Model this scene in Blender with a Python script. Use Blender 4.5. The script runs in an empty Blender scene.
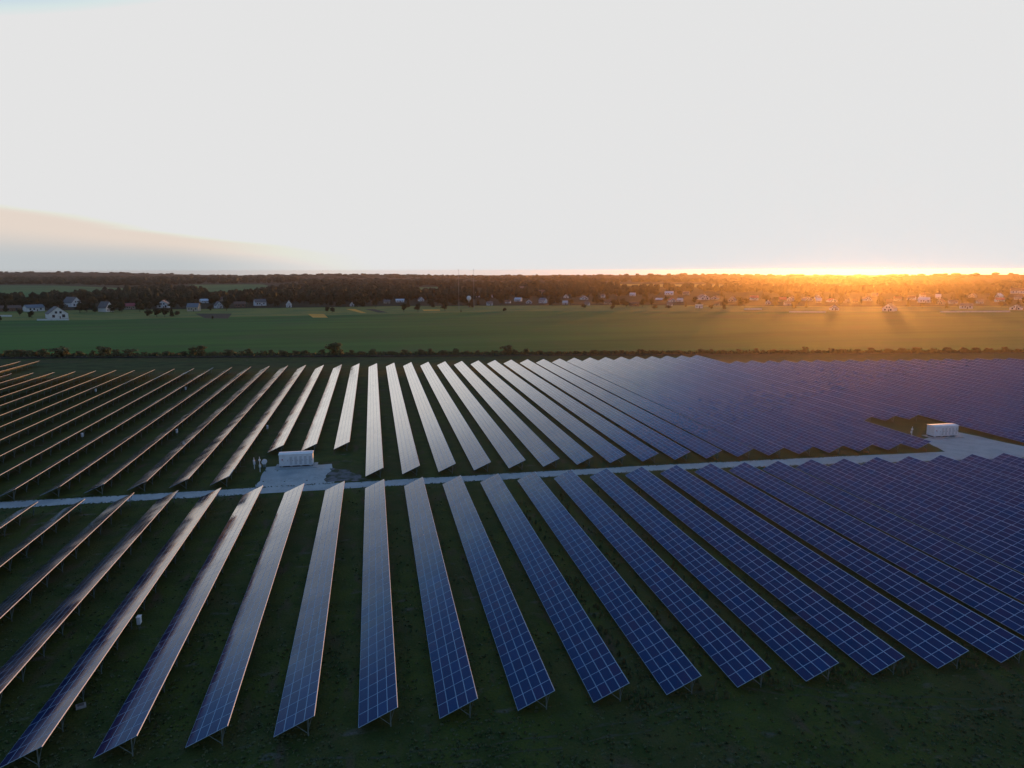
import bpy, bmesh, math, random
from mathutils import Vector, Matrix
random.seed(7)
R = math.radians
sc = bpy.context.scene
COL = sc.collection

# ------------------------------------------------------------------ camera
CAM_H = 43.178; AZ = R(11.049); PITCH = R(9.086); ROLL = R(-0.0986); F_PX = 710.0
fwd = Vector((math.sin(AZ)*math.cos(PITCH), math.cos(AZ)*math.cos(PITCH), -math.sin(PITCH)))
_r0 = Vector((math.cos(AZ), -math.sin(AZ), 0)); _u0 = _r0.cross(fwd)
rgt = _r0*math.cos(ROLL) + _u0*math.sin(ROLL)
upv = -_r0*math.sin(ROLL) + _u0*math.cos(ROLL)
cd = bpy.data.cameras.new('camera'); cam = bpy.data.objects.new('camera', cd); COL.objects.link(cam)
m = Matrix((rgt, upv, -fwd)).transposed().to_4x4(); m.translation = (0, 0, CAM_H)
cam.matrix_world = m
cd.sensor_width = 36; cd.lens = F_PX*36/1024; cd.clip_start = 0.5; cd.clip_end = 30000
sc.camera = cam

# ------------------------------------------------------------------ world, sun, exposure
SUN_AZ = R(36.8); SUN_EL = R(1.6)
sc.view_settings.view_transform = 'Standard'; sc.view_settings.look = 'None'
sc.view_settings.exposure = 0.12; sc.view_settings.gamma = 1.0
sc.render.engine = 'CYCLES'
sc.cycles.use_denoising = True
sc.cycles.max_bounces = 6; sc.cycles.diffuse_bounces = 2; sc.cycles.glossy_bounces = 3
sc.cycles.volume_bounces = 1; sc.cycles.transmission_bounces = 2; sc.cycles.transparent_max_bounces = 6

w = bpy.data.worlds.new('World'); sc.world = w; w.use_nodes = True
nt = w.node_tree; N = nt.nodes; Lk = nt.links; N.clear()
def nd(t, **kw):
    n = N.new(t)
    for k, v in kw.items(): setattr(n, k, v)
    return n
def mth(op, a, b=None, clamp=False):
    n = nd('ShaderNodeMath', operation=op, use_clamp=clamp)
    for k, v in enumerate((a, b)):
        if v is None: continue
        if isinstance(v, (int, float)): n.inputs[k].default_value = v
        else: Lk.new(v, n.inputs[k])
    return n.outputs[0]
def mrange(v, a, b, c=0.0, d=1.0):
    n = nd('ShaderNodeMapRange', interpolation_type='SMOOTHSTEP')
    Lk.new(v, n.inputs[0])
    for k, x in enumerate((a, b, c, d)): n.inputs[k+1].default_value = x
    return n.outputs[0]
def wmix(f, a, b, mode='MIX'):
    n = nd('ShaderNodeMix', data_type='RGBA', blend_type=mode)
    for k, v in ((0, f), (6, a), (7, b)):
        if isinstance(v, (int, float)): n.inputs[k].default_value = v
        elif isinstance(v, tuple): n.inputs[k].default_value = v + (1,)
        else: Lk.new(v, n.inputs[k])
    return n.outputs[2]
def wramp(f, stops):
    n = nd('ShaderNodeValToRGB'); el = n.color_ramp.elements
    while len(el) < len(stops): el.new(0.5)
    for e, (p, c) in zip(el, stops): e.position = p; e.color = c + (1,)
    Lk.new(f, n.inputs[0]); return n.outputs[0]
tc = nd('ShaderNodeTexCoord'); sep = nd('ShaderNodeSeparateXYZ'); Lk.new(tc.outputs['Generated'], sep.inputs[0])
X, Y, Z = sep.outputs
hl = mth('SQRT', mth('ADD', mth('MULTIPLY', X, X), mth('MULTIPLY', Y, Y)))
dotp = mth('ADD', mth('MULTIPLY', X, math.sin(SUN_AZ)), mth('MULTIPLY', Y, math.cos(SUN_AZ)))
caz = mth('DIVIDE', dotp, mth('MAXIMUM', hl, 1e-4))
away = mrange(caz, 0.86, 0.36)                     # 0 near the sun's azimuth, 1 about 65 degrees away from it
zz = mth('MULTIPLY', mth('MAXIMUM', Z, 0.0), mth('ADD', 1.0, mth('MULTIPLY', away, 0.43)))
front = wramp(zz, [(0.0, (.90, .84, .78)), (0.20, (.95, .93, .90)), (0.332, (.95, .95, .95)), (0.36, (.63, .70, .79)), (0.39, (.40, .52, .74)),
                   (0.43, (.21, .31, .52)), (0.54, (.09, .18, .37)), (1.0, (.055, .15, .33))])
back = wramp(zz, [(0.0, (.30, .35, .44)), (0.12, (.24, .31, .44)), (0.30, (.13, .22, .40)), (0.6, (.07, .16, .33)), (1.0, (.055, .15, .33))])
side = mrange(caz, 0.33, 0.51)
custom = wmix(side, back, front)
# hazy, dimmer bank of air low over the horizon, away from the sun, with long thin streaks
mp = nd('ShaderNodeMapping'); mp.inputs['Scale'].default_value = (1.2, 1.2, 26)
Lk.new(tc.outputs['Generated'], mp.inputs[0])
nz = nd('ShaderNodeTexNoise'); nz.inputs['Scale'].default_value = 1.6; nz.inputs['Detail'].default_value = 4
Lk.new(mp.outputs[0], nz.inputs[0])
top = mth('ADD', mth('ADD', 0.020, mth('MULTIPLY', away, 0.066)), mth('MULTIPLY', mth('SUBTRACT', nz.outputs[0], 0.5), 0.022))
h = mth('DIVIDE', mth('MAXIMUM', Z, 0.0), top)
band = mrange(h, 1.15, 0.85); deep = mrange(h, 0.75, 0.15)
low = wmix(deep, (.715, .62, .545), (.48, .51, .525))
far_amt = mrange(caz, 0.90, 0.62)
sky = nd('ShaderNodeTexSky', sky_type='NISHITA', sun_disc=False)
sky.sun_elevation = SUN_EL; sky.sun_rotation = SUN_AZ; sky.altitude = 200; sky.dust_density = 2.0
nish = wmix(1.0, sky.outputs[0], (.05, .05, .05), 'MULTIPLY')
tot = wmix(1.0, custom, nish, 'ADD')
tot = wmix(mth('MULTIPLY', band, far_amt), tot, low)
tot = wmix(1.0, tot, (.715, .715, .715), 'DARKEN')  # the burned-out part of the sky has one value
bg = nd('ShaderNodeBackground'); bg.inputs[1].default_value = 1.0; Lk.new(tot, bg.inputs[0])
wo = nd('ShaderNodeOutputWorld'); Lk.new(bg.outputs[0], wo.inputs[0])

sd = bpy.data.lights.new('sun', 'SUN'); sd.energy = 4.5; sd.angle = R(1.2); sd.color = (1.0, .40, .07)
so = bpy.data.objects.new('sun', sd); COL.objects.link(so)
sdir = Vector((math.sin(SUN_AZ)*math.cos(SUN_EL), math.cos(SUN_AZ)*math.cos(SUN_EL), math.sin(SUN_EL)))
so.rotation_euler = sdir.to_track_quat('Z', 'Y').to_euler(); so.location = (0, 0, 80)

HAZE_DENSITY = 0.48e-4; HAZE_COLOR = (.70, .57, .52); HAZE_G = 0.84

# ------------------------------------------------------------------ helpers
def at(px, py, z=0.0):
    d = fwd + rgt*((px-512)/F_PX) + upv*((384-py)/F_PX)
    t = (z-CAM_H)/d.z
    return Vector((d.x*t, d.y*t, z))
def mat(name, color, rough=0.9, noise=None, ior=1.45, spec=0.5, metal=0.0, bump=None):
    """noise = list of (scale, colour2, low, high): successive mottling of the base colour"""
    mt = bpy.data.materials.new(name); mt.use_nodes = True
    t = mt.node_tree; p = t.nodes['Principled BSDF']
    p.inputs['Roughness'].default_value = rough; p.inputs['IOR'].default_value = ior
    p.inputs['Specular IOR Level'].default_value = spec; p.inputs['Metallic'].default_value = metal
    p.inputs['Base Color'].default_value = color + (1,)
    if noise:
        g = t.nodes.new('ShaderNodeNewGeometry'); cur = None
        for sc_, c2, lo, hi in noise:
            mp_ = t.nodes.new('ShaderNodeMapping')
            if isinstance(sc_, tuple):
                mp_.inputs['Scale'].default_value = sc_[:3]
                if len(sc_) > 3: mp_.inputs['Rotation'].default_value = (0, 0, sc_[3])
            else: mp_.inputs['Scale'].default_value = (sc_,)*3
            t.links.new(g.outputs['Position'], mp_.inputs[0])
            n_ = t.nodes.new('ShaderNodeTexNoise'); n_.inputs['Scale'].default_value = 1; n_.inputs['Detail'].default_value = 5
            t.links.new(mp_.outputs[0], n_.inputs[0])
            mr = t.nodes.new('ShaderNodeMapRange'); mr.inputs[1].default_value = lo; mr.inputs[2].default_value = hi
            t.links.new(n_.outputs[0], mr.inputs[0])
            mx = t.nodes.new('ShaderNodeMix'); mx.data_type = 'RGBA'
            t.links.new(mr.outputs[0], mx.inputs[0])
            if cur is None: mx.inputs[6].default_value = color + (1,)
            else: t.links.new(cur, mx.inputs[6])
            mx.inputs[7].default_value = c2 + (1,)
            cur = mx.outputs[2]
        t.links.new(cur, p.inputs['Base Color'])
    if bump:
        g = t.nodes.new('ShaderNodeNewGeometry')
        n_ = t.nodes.new('ShaderNodeTexNoise'); n_.inputs['Scale'].default_value = bump[0]; n_.inputs['Detail'].default_value = 4
        t.links.new(g.outputs['Position'], n_.inputs[0])
        b = t.nodes.new('ShaderNodeBump'); b.inputs['Strength'].default_value = 1; b.inputs['Distance'].default_value = bump[1]
        t.links.new(n_.outputs[0], b.inputs['Height']); t.links.new(b.outputs[0], p.inputs['Normal'])
    return mt
def foliage_mat(name, c1, c2, c3):
    mt = bpy.data.materials.new(name); mt.use_nodes = True
    t = mt.node_tree; p = t.nodes['Principled BSDF']; p.inputs['Roughness'].default_value = 0.8
    p.inputs['Specular IOR Level'].default_value = 0.15
    g = t.nodes.new('ShaderNodeNewGeometry'); oi = t.nodes.new('ShaderNodeObjectInfo')
    mx = t.nodes.new('ShaderNodeMix'); mx.data_type = 'RGBA'
    mx.inputs[6].default_value = c1+(1,); mx.inputs[7].default_value = c2+(1,)
    t.links.new(g.outputs['Random Per Island'], mx.inputs[0])
    m2 = t.nodes.new('ShaderNodeMix'); m2.data_type = 'RGBA'; t.links.new(mx.outputs[2], m2.inputs[6]); m2.inputs[7].default_value = c3+(1,)
    mr = t.nodes.new('ShaderNodeMath'); mr.operation = 'MULTIPLY'; mr.inputs[1].default_value = .7
    t.links.new(oi.outputs['Random'], mr.inputs[0]); t.links.new(mr.outputs[0], m2.inputs[0])
    t.links.new(m2.outputs[2], p.inputs['Base Color'])
    return mt

class MB:
    def __init__(s): s.v = []; s.f = []; s.mi = []
    def quad(s, pts, mi=0):
        b = len(s.v); s.v += [tuple(p) for p in pts]; s.f.append(tuple(range(b, b+len(pts)))); s.mi.append(mi)
    def box(s, x0, y0, z0, x1, y1, z1, mi=0):
        b = len(s.v)
        s.v += [(x0,y0,z0),(x1,y0,z0),(x1,y1,z0),(x0,y1,z0),(x0,y0,z1),(x1,y0,z1),(x1,y1,z1),(x0,y1,z1)]
        for q in ((0,3,2,1),(4,5,6,7),(0,1,5,4),(1,2,6,5),(2,3,7,6),(3,0,4,7)):
            s.f.append(tuple(b+k for k in q)); s.mi.append(mi)
    def bar(s, p, q, r, n=4, mi=0, r2=None):
        p = Vector(p); q = Vector(q); d = (q-p).normalized(); r2 = r if r2 is None else r2
        a = d.orthogonal().normalized(); c = d.cross(a); b = len(s.v)
        for (o, rr) in ((p, r), (q, r2)):
            for k in range(n):
                t = 2*math.pi*k/n + math.pi/4; s.v.append(tuple(o + a*math.cos(t)*rr + c*math.sin(t)*rr))
        for k in range(n):
            s.f.append((b+k, b+(k+1)%n, b+n+(k+1)%n, b+n+k)); s.mi.append(mi)
        s.f.append(tuple(b+k for k in reversed(range(n)))); s.mi.append(mi)
        s.f.append(tuple(b+n+k for k in range(n))); s.mi.append(mi)
    def mesh(s, name, mats):
        me = bpy.data.meshes.new(name); me.from_pydata(s.v, [], s.f)
        for m_ in (mats if isinstance(mats, (list, tuple)) else [mats]): me.materials.append(m_)
        me.polygons.foreach_set('material_index', s.mi); me.update(); return me
    def build(s, name, mats, parent=None): return link(name, s.mesh(name, mats), parent)
def link(name, data, parent=None, loc=None, rz=0):
    o = bpy.data.objects.new(name, data); COL.objects.link(o)
    if parent: o.parent = parent
    if loc is not None: o.location = loc
    if rz: o.rotation_euler = (0, 0, rz)
    return o
def empty(name, loc, rz=0):
    o = bpy.data.objects.new(name, None); COL.objects.link(o); o.location = loc; o.rotation_euler = (0, 0, rz)
    o.empty_display_size = .2; return o
def tag(o, label, cat, group=None, kind=None):
    if label: o['label'] = label
    if cat: o['category'] = cat
    if group: o['group'] = group
    if kind: o['kind'] = kind
    return o
ONES = ['','first','second','third','fourth','fifth','sixth','seventh','eighth','ninth','tenth','eleventh','twelfth','thirteenth',
        'fourteenth','fifteenth','sixteenth','seventeenth','eighteenth','nineteenth']
TENS = {20:('twenty','twentieth'),30:('thirty','thirtieth'),40:('forty','fortieth'),50:('fifty','fiftieth'),60:('sixty','sixtieth'),
        70:('seventy','seventieth'),80:('eighty','eightieth')}
def ordn(n):
    if n < 20: return ONES[n]
    t = TENS[n//10*10]; return t[1] if n % 10 == 0 else t[0]+'-'+ONES[n%10]
def sheet(name, pts, z, material, kind='structure', label=None, cat=None):
    mb = MB(); mb.quad([(p[0], p[1], z) for p in pts]); o = mb.build(name, material)
    me = o.data
    if me.polygons[0].normal.z < 0: me.flip_normals()
    tag(o, label, cat, None, kind); return o
def pxsheet(name, pxs, z, material, **k): return sheet(name, [at(a, b) for a, b in pxs], z, material, **k)
def wob(pts, n, amp, seed=1):
    """subdivide a polygon's edges and push the new points about, for edges that are not ruler-straight"""
    rr = random.Random(seed); out = []
    for k, p in enumerate(pts):
        q = pts[(k+1) % len(pts)]; out.append((p[0], p[1]))
        for j in range(1, n):
            t = j/n; out.append((p[0]+(q[0]-p[0])*t+rr.uniform(-amp, amp), p[1]+(q[1]-p[1])*t+rr.uniform(-amp, amp)))
    return out

# ------------------------------------------------------------------ materials
M_ground = mat('meadow_ground', (.066, .086, .016), .95, [
    (.06, (.072, .066, .026), .45, .68), (.25, (.040, .060, .014), .42, .62), (.9, (.060, .076, .030), .52, .75),
    ((.45, .14, .5), (.095, .070, .042), .57, .72), ((.22, .5, .5), (.125, .115, .095), .63, .76), (3.2, (.105, .115, .060), .62, .78), (6.0, (.026, .036, .014), .50, .72)], spec=.1, bump=(3.0, .12))
M_crop = mat('crop_green', (.068, .185, .040), .95, [((.004, .03, .1, -.165), (.046, .130, .032), .40, .62),
    ((.012, .25, .1, -.165), (.070, .150, .055), .5, .72), (.02, (.075, .135, .050), .52, .75)], spec=.05)
M_strip = mat('rough_green', (.055, .085, .030), .95, [(.15, (.035, .055, .022), .4, .65), (.03, (.075, .080, .035), .5, .7)], spec=.05)
M_olive = mat('dry_meadow', (.24, .23, .06), .95, [(.03, (.15, .19, .06), .42, .62), (.15, (.28, .23, .09), .5, .75)], spec=.05)
M_orange = mat('sunlit_grain', (.85, .40, .07), .95, [(.05, (.75, .36, .08), .4, .6)], spec=.05)  # grain strips with the low sun they catch painted in as bright orange
M_farfield = mat('far_crop', (.080, .20, .07), .95, [(.006, (.06, .14, .06), .4, .65)], spec=.05)
M_plain = mat('far_plain', (.030, .042, .026), .95, [((.0006, .003, .1, -.1), (.065, .085, .040), .50, .60),
    ((.0015, .006, .1, -.2), (.022, .030, .022), .42, .55), (.004, (.050, .052, .032), .5, .66)], spec=.05)
M_forest_floor = mat('forest_floor', (.018, .024, .013), .95, [(.02, (.028, .032, .018), .4, .6)], spec=.05)
M_gravel = mat('gravel', (.48, .46, .43), .95, [(.35, (.40, .385, .36), .4, .62), (2.0, (.50, .50, .50), .5, .7), (.10, (.33, .33, .33), .56, .72)], spec=.2, bump=(6, .03))
M_dirt = mat('bare_soil', (.070, .060, .048), .95, [(.3, (.045, .048, .028), .42, .6), (1.5, (.10, .09, .08), .55, .75)], spec=.1)
M_rubble = mat('stone_dust', (.17, .16, .16), .95, [(.5, (.06, .07, .04), .45, .6)], spec=.1)
M_concrete = mat('concrete', (.42, .41, .40), .9, [(1.5, (.34, .33, .32), .4, .65)], spec=.2)
M_alu = mat('aluminium', (.38, .50, .62), .30, [(.8, (.33, .44, .55), .4, .6)], spec=.6)  # blue of the reflected sky is mixed into the metal's colour
M_trim = mat('pale_edge_trim', (.66, .72, .78), .75, spec=.2)
M_steel = mat('galvanised_steel', (.15, .19, .17), .6, [(2.0, (.10, .13, .12), .4, .6)], spec=.4)
M_back = mat('module_backsheet', (.30, .30, .31), .8)
M_white = mat('white_painted_metal', (.74, .75, .76), .5, [(1.2, (.66, .67, .68), .45, .7)])
M_whiteroof = mat('white_roof_sheet', (.80, .80, .80), .5, [(1.0, (.72, .72, .71), .45, .7)])
M_dark = mat('dark_metal', (.04, .04, .045), .6)
M_red = mat('red_warning_sign', (.45, .05, .05), .6)
M_grey = mat('grey_metal', (.30, .31, .33), .5)

def grazing_gloss(mt, rough, rough_socket=None, normal=None, k=1.0):
    """anti-reflective textured glass: little mirror reflection face-on, strong at grazing angles"""
    t = mt.node_tree; nn = t.nodes; ll = t.links; p = nn['Principled BSDF']; out = nn['Material Output']
    p.inputs['Specular IOR Level'].default_value = 0
    lw = nn.new('ShaderNodeLayerWeight'); lw.inputs['Blend'].default_value = .5
    rp = nn.new('ShaderNodeValToRGB'); el = rp.color_ramp.elements
    st_ = [(0, .02), (.40, .045), (.50, .07), (.593, .105), (.642, .135), (.708, .22), (.741, .33), (.775, .52), (.826, .76), (.878, .88), (.97, .97)]
    while len(el) < len(st_): el.new(.5)
    for e_, (q, v_) in zip(el, st_): e_.position = q; e_.color = (v_*k, v_*k, v_*k, 1)
    ll.new(lw.outputs['Facing'], rp.inputs[0])
    g = nn.new('ShaderNodeBsdfGlossy'); g.inputs['Roughness'].default_value = rough
    tr = nn.new('ShaderNodeValToRGB'); tr.color_ramp.elements[0].position = .60; tr.color_ramp.elements[0].color = (.52, .76, 1, 1)
    tr.color_ramp.elements[1].position = .80; tr.color_ramp.elements[1].color = (1, .97, .93, 1)
    ll.new(lw.outputs['Facing'], tr.inputs[0]); ll.new(tr.outputs[0], g.inputs['Color'])   # sky blue put into the reflection's colour, fading out at grazing angles
    if rough_socket: ll.new(rough_socket, g.inputs['Roughness'])
    if normal: ll.new(normal, g.inputs['Normal'])
    m_ = nn.new('ShaderNodeMixShader'); ll.new(rp.outputs[0], m_.inputs[0]); ll.new(p.outputs[0], m_.inputs[1]); ll.new(g.outputs[0], m_.inputs[2])
    ll.new(m_.outputs[0], out.inputs['Surface'])
grazing_gloss(M_alu, .22, k=.72)
def make_glass():
    mt = bpy.data.materials.new('solar_glass'); mt.use_nodes = True
    t = mt.node_tree; p = t.nodes['Principled BSDF']; nn = t.nodes; ll = t.links
    p.inputs['Roughness'].default_value = .13; p.inputs['IOR'].default_value = 1.52
    p.inputs['Specular IOR Level'].default_value = .12
    at_ = nn.new('ShaderNodeAttribute'); at_.attribute_name = 'tone'
    oi = nn.new('ShaderNodeObjectInfo')
    ad = nn.new('ShaderNodeMath'); ad.operation = 'MULTIPLY_ADD'; ll.new(oi.outputs['Random'], ad.inputs[0]); ad.inputs[1].default_value = .35
    ll.new(at_.outputs['Fac'], ad.inputs[2])
    fr = nn.new('ShaderNodeMath'); fr.operation = 'FRACT'; ll.new(ad.outputs[0], fr.inputs[0])
    rp = nn.new('ShaderNodeValToRGB'); el = rp.color_ramp.elements
    for k in range(3): el.new(.5)
    for e, (q, c) in zip(el, ((0, (.005, .029, .110)), (.35, (.006, .023, .086)), (.6, (.010, .019, .078)), (.8, (.024, .016, .070)), (1, (.006, .036, .128)))):
        e.position = q; e.color = c+(1,)
    ll.new(fr.outputs[0], rp.inputs[0])
    uv = nn.new('ShaderNodeUVMap'); uv.uv_map = 'cells'
    br = nn.new('ShaderNodeTexBrick'); br.offset = 0; br.inputs['Scale'].default_value = 1
    br.inputs['Brick Width'].default_value = .156; br.inputs['Row Height'].default_value = .156; br.inputs['Mortar Size'].default_value = .0035
    br.inputs['Color1'].default_value = (0, 0, 0, 1); br.inputs['Color2'].default_value = (0, 0, 0, 1); br.inputs['Mortar'].default_value = (1, 1, 1, 1)
    ll.new(uv.outputs[0], br.inputs['Vector'])
    mx = nn.new('ShaderNodeMix'); mx.data_type = 'RGBA'; ll.new(br.outputs['Color'], mx.inputs[0])
    ll.new(rp.outputs[0], mx.inputs[6]); mx.inputs[7].default_value = (.03, .06, .15, 1)
    ll.new(mx.outputs[2], p.inputs['Base Color'])
    # dust: patchy roughness
    g = nn.new('ShaderNodeNewGeometry'); n_ = nn.new('ShaderNodeTexNoise'); n_.inputs['Scale'].default_value = .22; n_.inputs['Detail'].default_value = 5
    ll.new(g.outputs['Position'], n_.inputs[0])
    mr = nn.new('ShaderNodeMapRange'); mr.inputs[1].default_value = .35; mr.inputs[2].default_value = .7; mr.inputs[3].default_value = .07; mr.inputs[4].default_value = .20
    ll.new(n_.outputs[0], mr.inputs[0]); ll.new(mr.outputs[0], p.inputs['Roughness'])
    b = nn.new('ShaderNodeBump'); b.inputs['Strength'].default_value = 1; b.inputs['Distance'].default_value = .005
    n2 = nn.new('ShaderNodeTexNoise'); n2.inputs['Scale'].default_value = .35; n2.inputs['Detail'].default_value = 2
    ll.new(g.outputs['Position'], n2.inputs[0]); ll.new(n2.outputs[0], b.inputs['Height']); grazing_gloss(mt, .1, mr.outputs[0], b.outputs[0])
    return mt
M_glass = make_glass()

# ------------------------------------------------------------------ setting: ground, fields, roads
def disc(name, r, z, material):
    mb = MB(); mb.quad([(r*math.cos(2*math.pi*k/96), r*math.sin(2*math.pi*k/96), z) for k in range(96)])
    return tag(mb.build(name, material), None, None, None, 'structure')
disc('ground', 6600, -0.30, M_plain)
sheet('park_ground', [(-420, -60), (620, -60), (620, 262), (314, 312), (-181, 394), (-420, 434)], 0, M_ground)
pxsheet('grass_verge', [(-60, 372), (-60, 364), (300, 361), (520, 357), (520, 358.5), (400, 363.5), (260, 368), (60, 374)], .012, M_strip)
E0, E1 = at(-70, 356), at(1120, 351)       # the field edge, where the crop starts
e = (E1-E0).normalized(); nrm = Vector((-e.y, e.x, 0))
E0 = E0 - e*250; E1 = E1 + e*350
def edge(s, off): return E0 + e*s + nrm*off
EL = (E1-E0).length
sheet('crop_field', [edge(0, 4), edge(EL, 4)] + [at(1150, 309.5), at(860, 311.5), at(700, 311.5), at(520, 311), at(340, 315), at(210, 317), at(100, 320), at(-120, 321)], -.05, M_crop)
sheet('dirt_track', wob([edge(0, -9), edge(EL, -9), edge(EL, -5.5), edge(0, -5.5)], 30, .5), .016, M_dirt)
pxsheet('meadow', [(-120, 321.5), (100, 320.5), (210, 317.5), (340, 315.5), (520, 311.2), (700, 311.6), (860, 311.6), (1150, 309.7), (1150, 305), (860, 306.5), (640, 305), (400, 306), (200, 309), (-120, 312)], -.10, M_olive)
pxsheet('grain_strip', [(308, 314), (324, 314), (328, 317.6), (313, 317.6)], -.03, M_orange)
pxsheet('grain_strip', [(346, 309), (355, 309), (367, 313), (361, 313)], -.03, M_orange)
pxsheet('grain_strip', [(422, 309.4), (440, 309.4), (440, 311), (424, 311)], -.03, M_orange)
pxsheet('fallow_strip', [(365, 309), (374, 309), (388, 312.4), (378, 312.4)], -.03, M_dirt)
pxsheet('fallow_strip', [(195, 313.5), (232, 313.5), (228, 318.5), (205, 318.2)], -.03, M_dirt)
pxsheet('village_ground', [(-150, 312), (200, 309), (400, 306), (640, 305), (860, 306.5), (1150, 305), (1250, 290), (900, 289), (640, 286), (400, 287), (200, 292), (-150, 300)], -.14, M_forest_floor)
pxsheet('far_field', [(-120, 284.2), (60, 285.6), (135, 288.5), (120, 292), (40, 298.5), (-120, 299)], -.12, M_farfield)
pxsheet('far_field', [(188, 284.6), (262, 284.4), (276, 287.0), (262, 294), (206, 294.5), (200, 289)], -.12, M_farfield)
pxsheet('far_field', [(414, 287.5), (440, 286.8), (436, 291), (416, 291.4)], -.12, M_farfield)
pxsheet('far_field', [(600, 284), (760, 284.5), (900, 286), (900, 289), (760, 288), (640, 286.4)], -.10, M_olive)
# gravel road, and the two gravel yards beside the transformer stations
RY = lambda x: (141.2 if x < 60 else 141.2 - (x-60)*.075, 145.5 if x < 60 else 145.5 - (x-60)*.036)
rp0 = []; rp1 = []
for k in range(0, 86):
    x = -190 + k*5; a, b = RY(x); rr = random.Random(k)
    rp0.append((x, a + rr.uniform(-.22, .22))); rp1.append((x, b + rr.uniform(-.25, .25)))
mb = MB()
for k in range(85): mb.quad([(*rp0[k], .012), (*rp0[k+1], .012), (*rp1[k+1], .012), (*rp1[k], .012)])
tag(mb.build('gravel_road', M_gravel), None, None, None, 'structure')
sheet('gravel_yard', wob([(-24.4, 145.2), (-9.0, 145.2), (-10.2, 160.9), (-24.4, 161.0)], 6, .35, 3), .008, M_gravel)
sheet('gravel_yard', wob([(133.6, 142.3), (157.4, 141.5), (153.5, 160.5), (137.5, 155.0)], 6, .35, 4), .008, M_gravel)
sheet('stone_dust_patch', wob([(-10.5, 146.5), (-1.5, 145.9), (-3.5, 150), (-6, 154), (-10.5, 157)], 6, .7, 5), .018, M_rubble)

# faint wheel tracks curving through the grass in front of the rows
def track(pts, wd_, z):
    mb = MB(); rr = random.Random(int(pts[0][0])); fine = []
    for k in range(len(pts)-1):
        for j in range(8):
            t_ = j/8; fine.append((pts[k][0]+(pts[k+1][0]-pts[k][0])*t_, pts[k][1]+(pts[k+1][1]-pts[k][1])*t_ + .25*math.sin(k+j*.8)))
    L_ = []
    for k, (x, y) in enumerate(fine):
        w_ = wd_*rr.uniform(.35, 1.1)
        L_.append(((x, y-w_, z), (x, y+w_, z)))
    for k in range(len(L_)-1):
        if rr.random() < .78: mb.quad([L_[k][0], L_[k+1][0], L_[k+1][1], L_[k][1]])
    tag(mb.build('wheel_track', M_worn), None, None, None, 'structure')
M_worn = mat('worn_grass', (.060, .066, .034), .95, [(.6, (.085, .080, .055), .45, .65), (2.5, (.045, .060, .022), .48, .6)], spec=.1)
for k in range(2):
    track([(36, 62.5+k*1.7), (42, 60+k*1.7), (48, 57.3+k*1.7), (56, 55+k*1.7), (66, 53.6+k*1.7), (80, 53+k*1.7)], .22, .010)
    track([(-8, 58.0+k*1.7), (2, 57.2+k*1.7), (12, 57.0+k*1.7), (22, 57.6+k*1.7), (30, 59+k*1.6)], .20, .014)

# ------------------------------------------------------------------ solar rows
X0 = 1.0887; PITCHX = 7.6437; TILT = R(24.348); ZL = .70; NACR = 4; SL = 4.05/NACR; ML = 2.0
ct, st = math.cos(TILT), math.sin(TILT)
W = 4.05
def slope(s, y, off=0.0):          # s metres up the slope from the low edge, off metres above the table plane; x = 0 is the high edge
    return (-W*ct + s*ct - off*st, y, ZL + s*st + off*ct)
array_cache = {}
def array_mesh(n, variant):
    if (n, variant) in array_cache: return array_cache[(n, variant)]
    rr = random.Random(n*7+variant); mb = MB(); tone = []; uvs = []
    def q(pts, mi, tn, uv=None):
        mb.quad(pts, mi); tone.append(tn); uvs.append(uv or [(0, 0)]*4)
    drift = 0
    for k in range(n):
        drift = drift*.8 + rr.uniform(-.25, .25)
        sec = rr.gauss(0, .005) if k % 5 == 0 else (sec if k else 0)
        for a in range(NACR):
            s0 = a*SL + .008; s1 = (a+1)*SL - .008; y0 = k*ML + .008; y1 = (k+1)*ML - .008
            tn = min(1, max(0, .42 + drift*.35 + rr.gauss(0, .22)))
            ja = rr.gauss(0, .0014) + sec; jb = rr.gauss(0, .0012)   # small mounting misalignments (radians)
            def P(s, y, o): return slope(s, y, o + (s-(s0+s1)/2)*ja + (y-(y0+y1)/2)*jb)
            t0, b0 = .0, -.040
            c = [(s0, y0), (s1, y0), (s1, y1), (s0, y1)]
            top = [P(*p, t0) for p in c]; bot = [P(*p, b0) for p in c]
            q(top, 1, tn); q(bot[::-1], 2, tn)
            for j in range(4): q([bot[j], bot[(j+1) % 4], top[(j+1) % 4], top[j]], 1, tn)
            i_ = .034
            g = [P(s0+i_, y0+i_, .003), P(s1-i_, y0+i_, .003), P(s1-i_, y1-i_, .003), P(s0+i_, y1-i_, .003)]
            q(g, 0, tn, [(.015, .02), (.951, .02), (.951, 1.887), (.015, 1.887)])
    me = mb.mesh('module_array', [M_glass, M_alu, M_back])
    at_ = me.attributes.new('tone', 'FLOAT', 'FACE'); at_.data.foreach_set('value', tone)
    uvl = me.uv_layers.new(name='cells'); flat = []
    for u in uvs:
        for p in u: flat += list(p)
    uvl.data.foreach_set('uv', flat)
    array_cache[(n, variant)] = me; return me
rail_cache = {}
def rail_mesh(n):
    if n in rail_cache: return rail_cache[n]
    mb = MB(); L = n*ML
    # aluminium trim along the high edge: a shallow channel just outside the last module
    p = [slope(W+.004, 0, -.075), slope(W+.030, 0, -.075), slope(W+.030, 0, .008), slope(W+.004, 0, .008)]
    for a in range(4):
        A, B = p[a], p[(a+1) % 4]
        mb.quad([A, B, (B[0], L, B[2]), (A[0], L, A[2])])
    mb.quad(p[::-1]); mb.quad([(c[0], L, c[2]) for c in p])
    rail_cache[n] = mb.mesh('edge_rail', M_trim); return rail_cache[n]
purl_cache = {}
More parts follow.
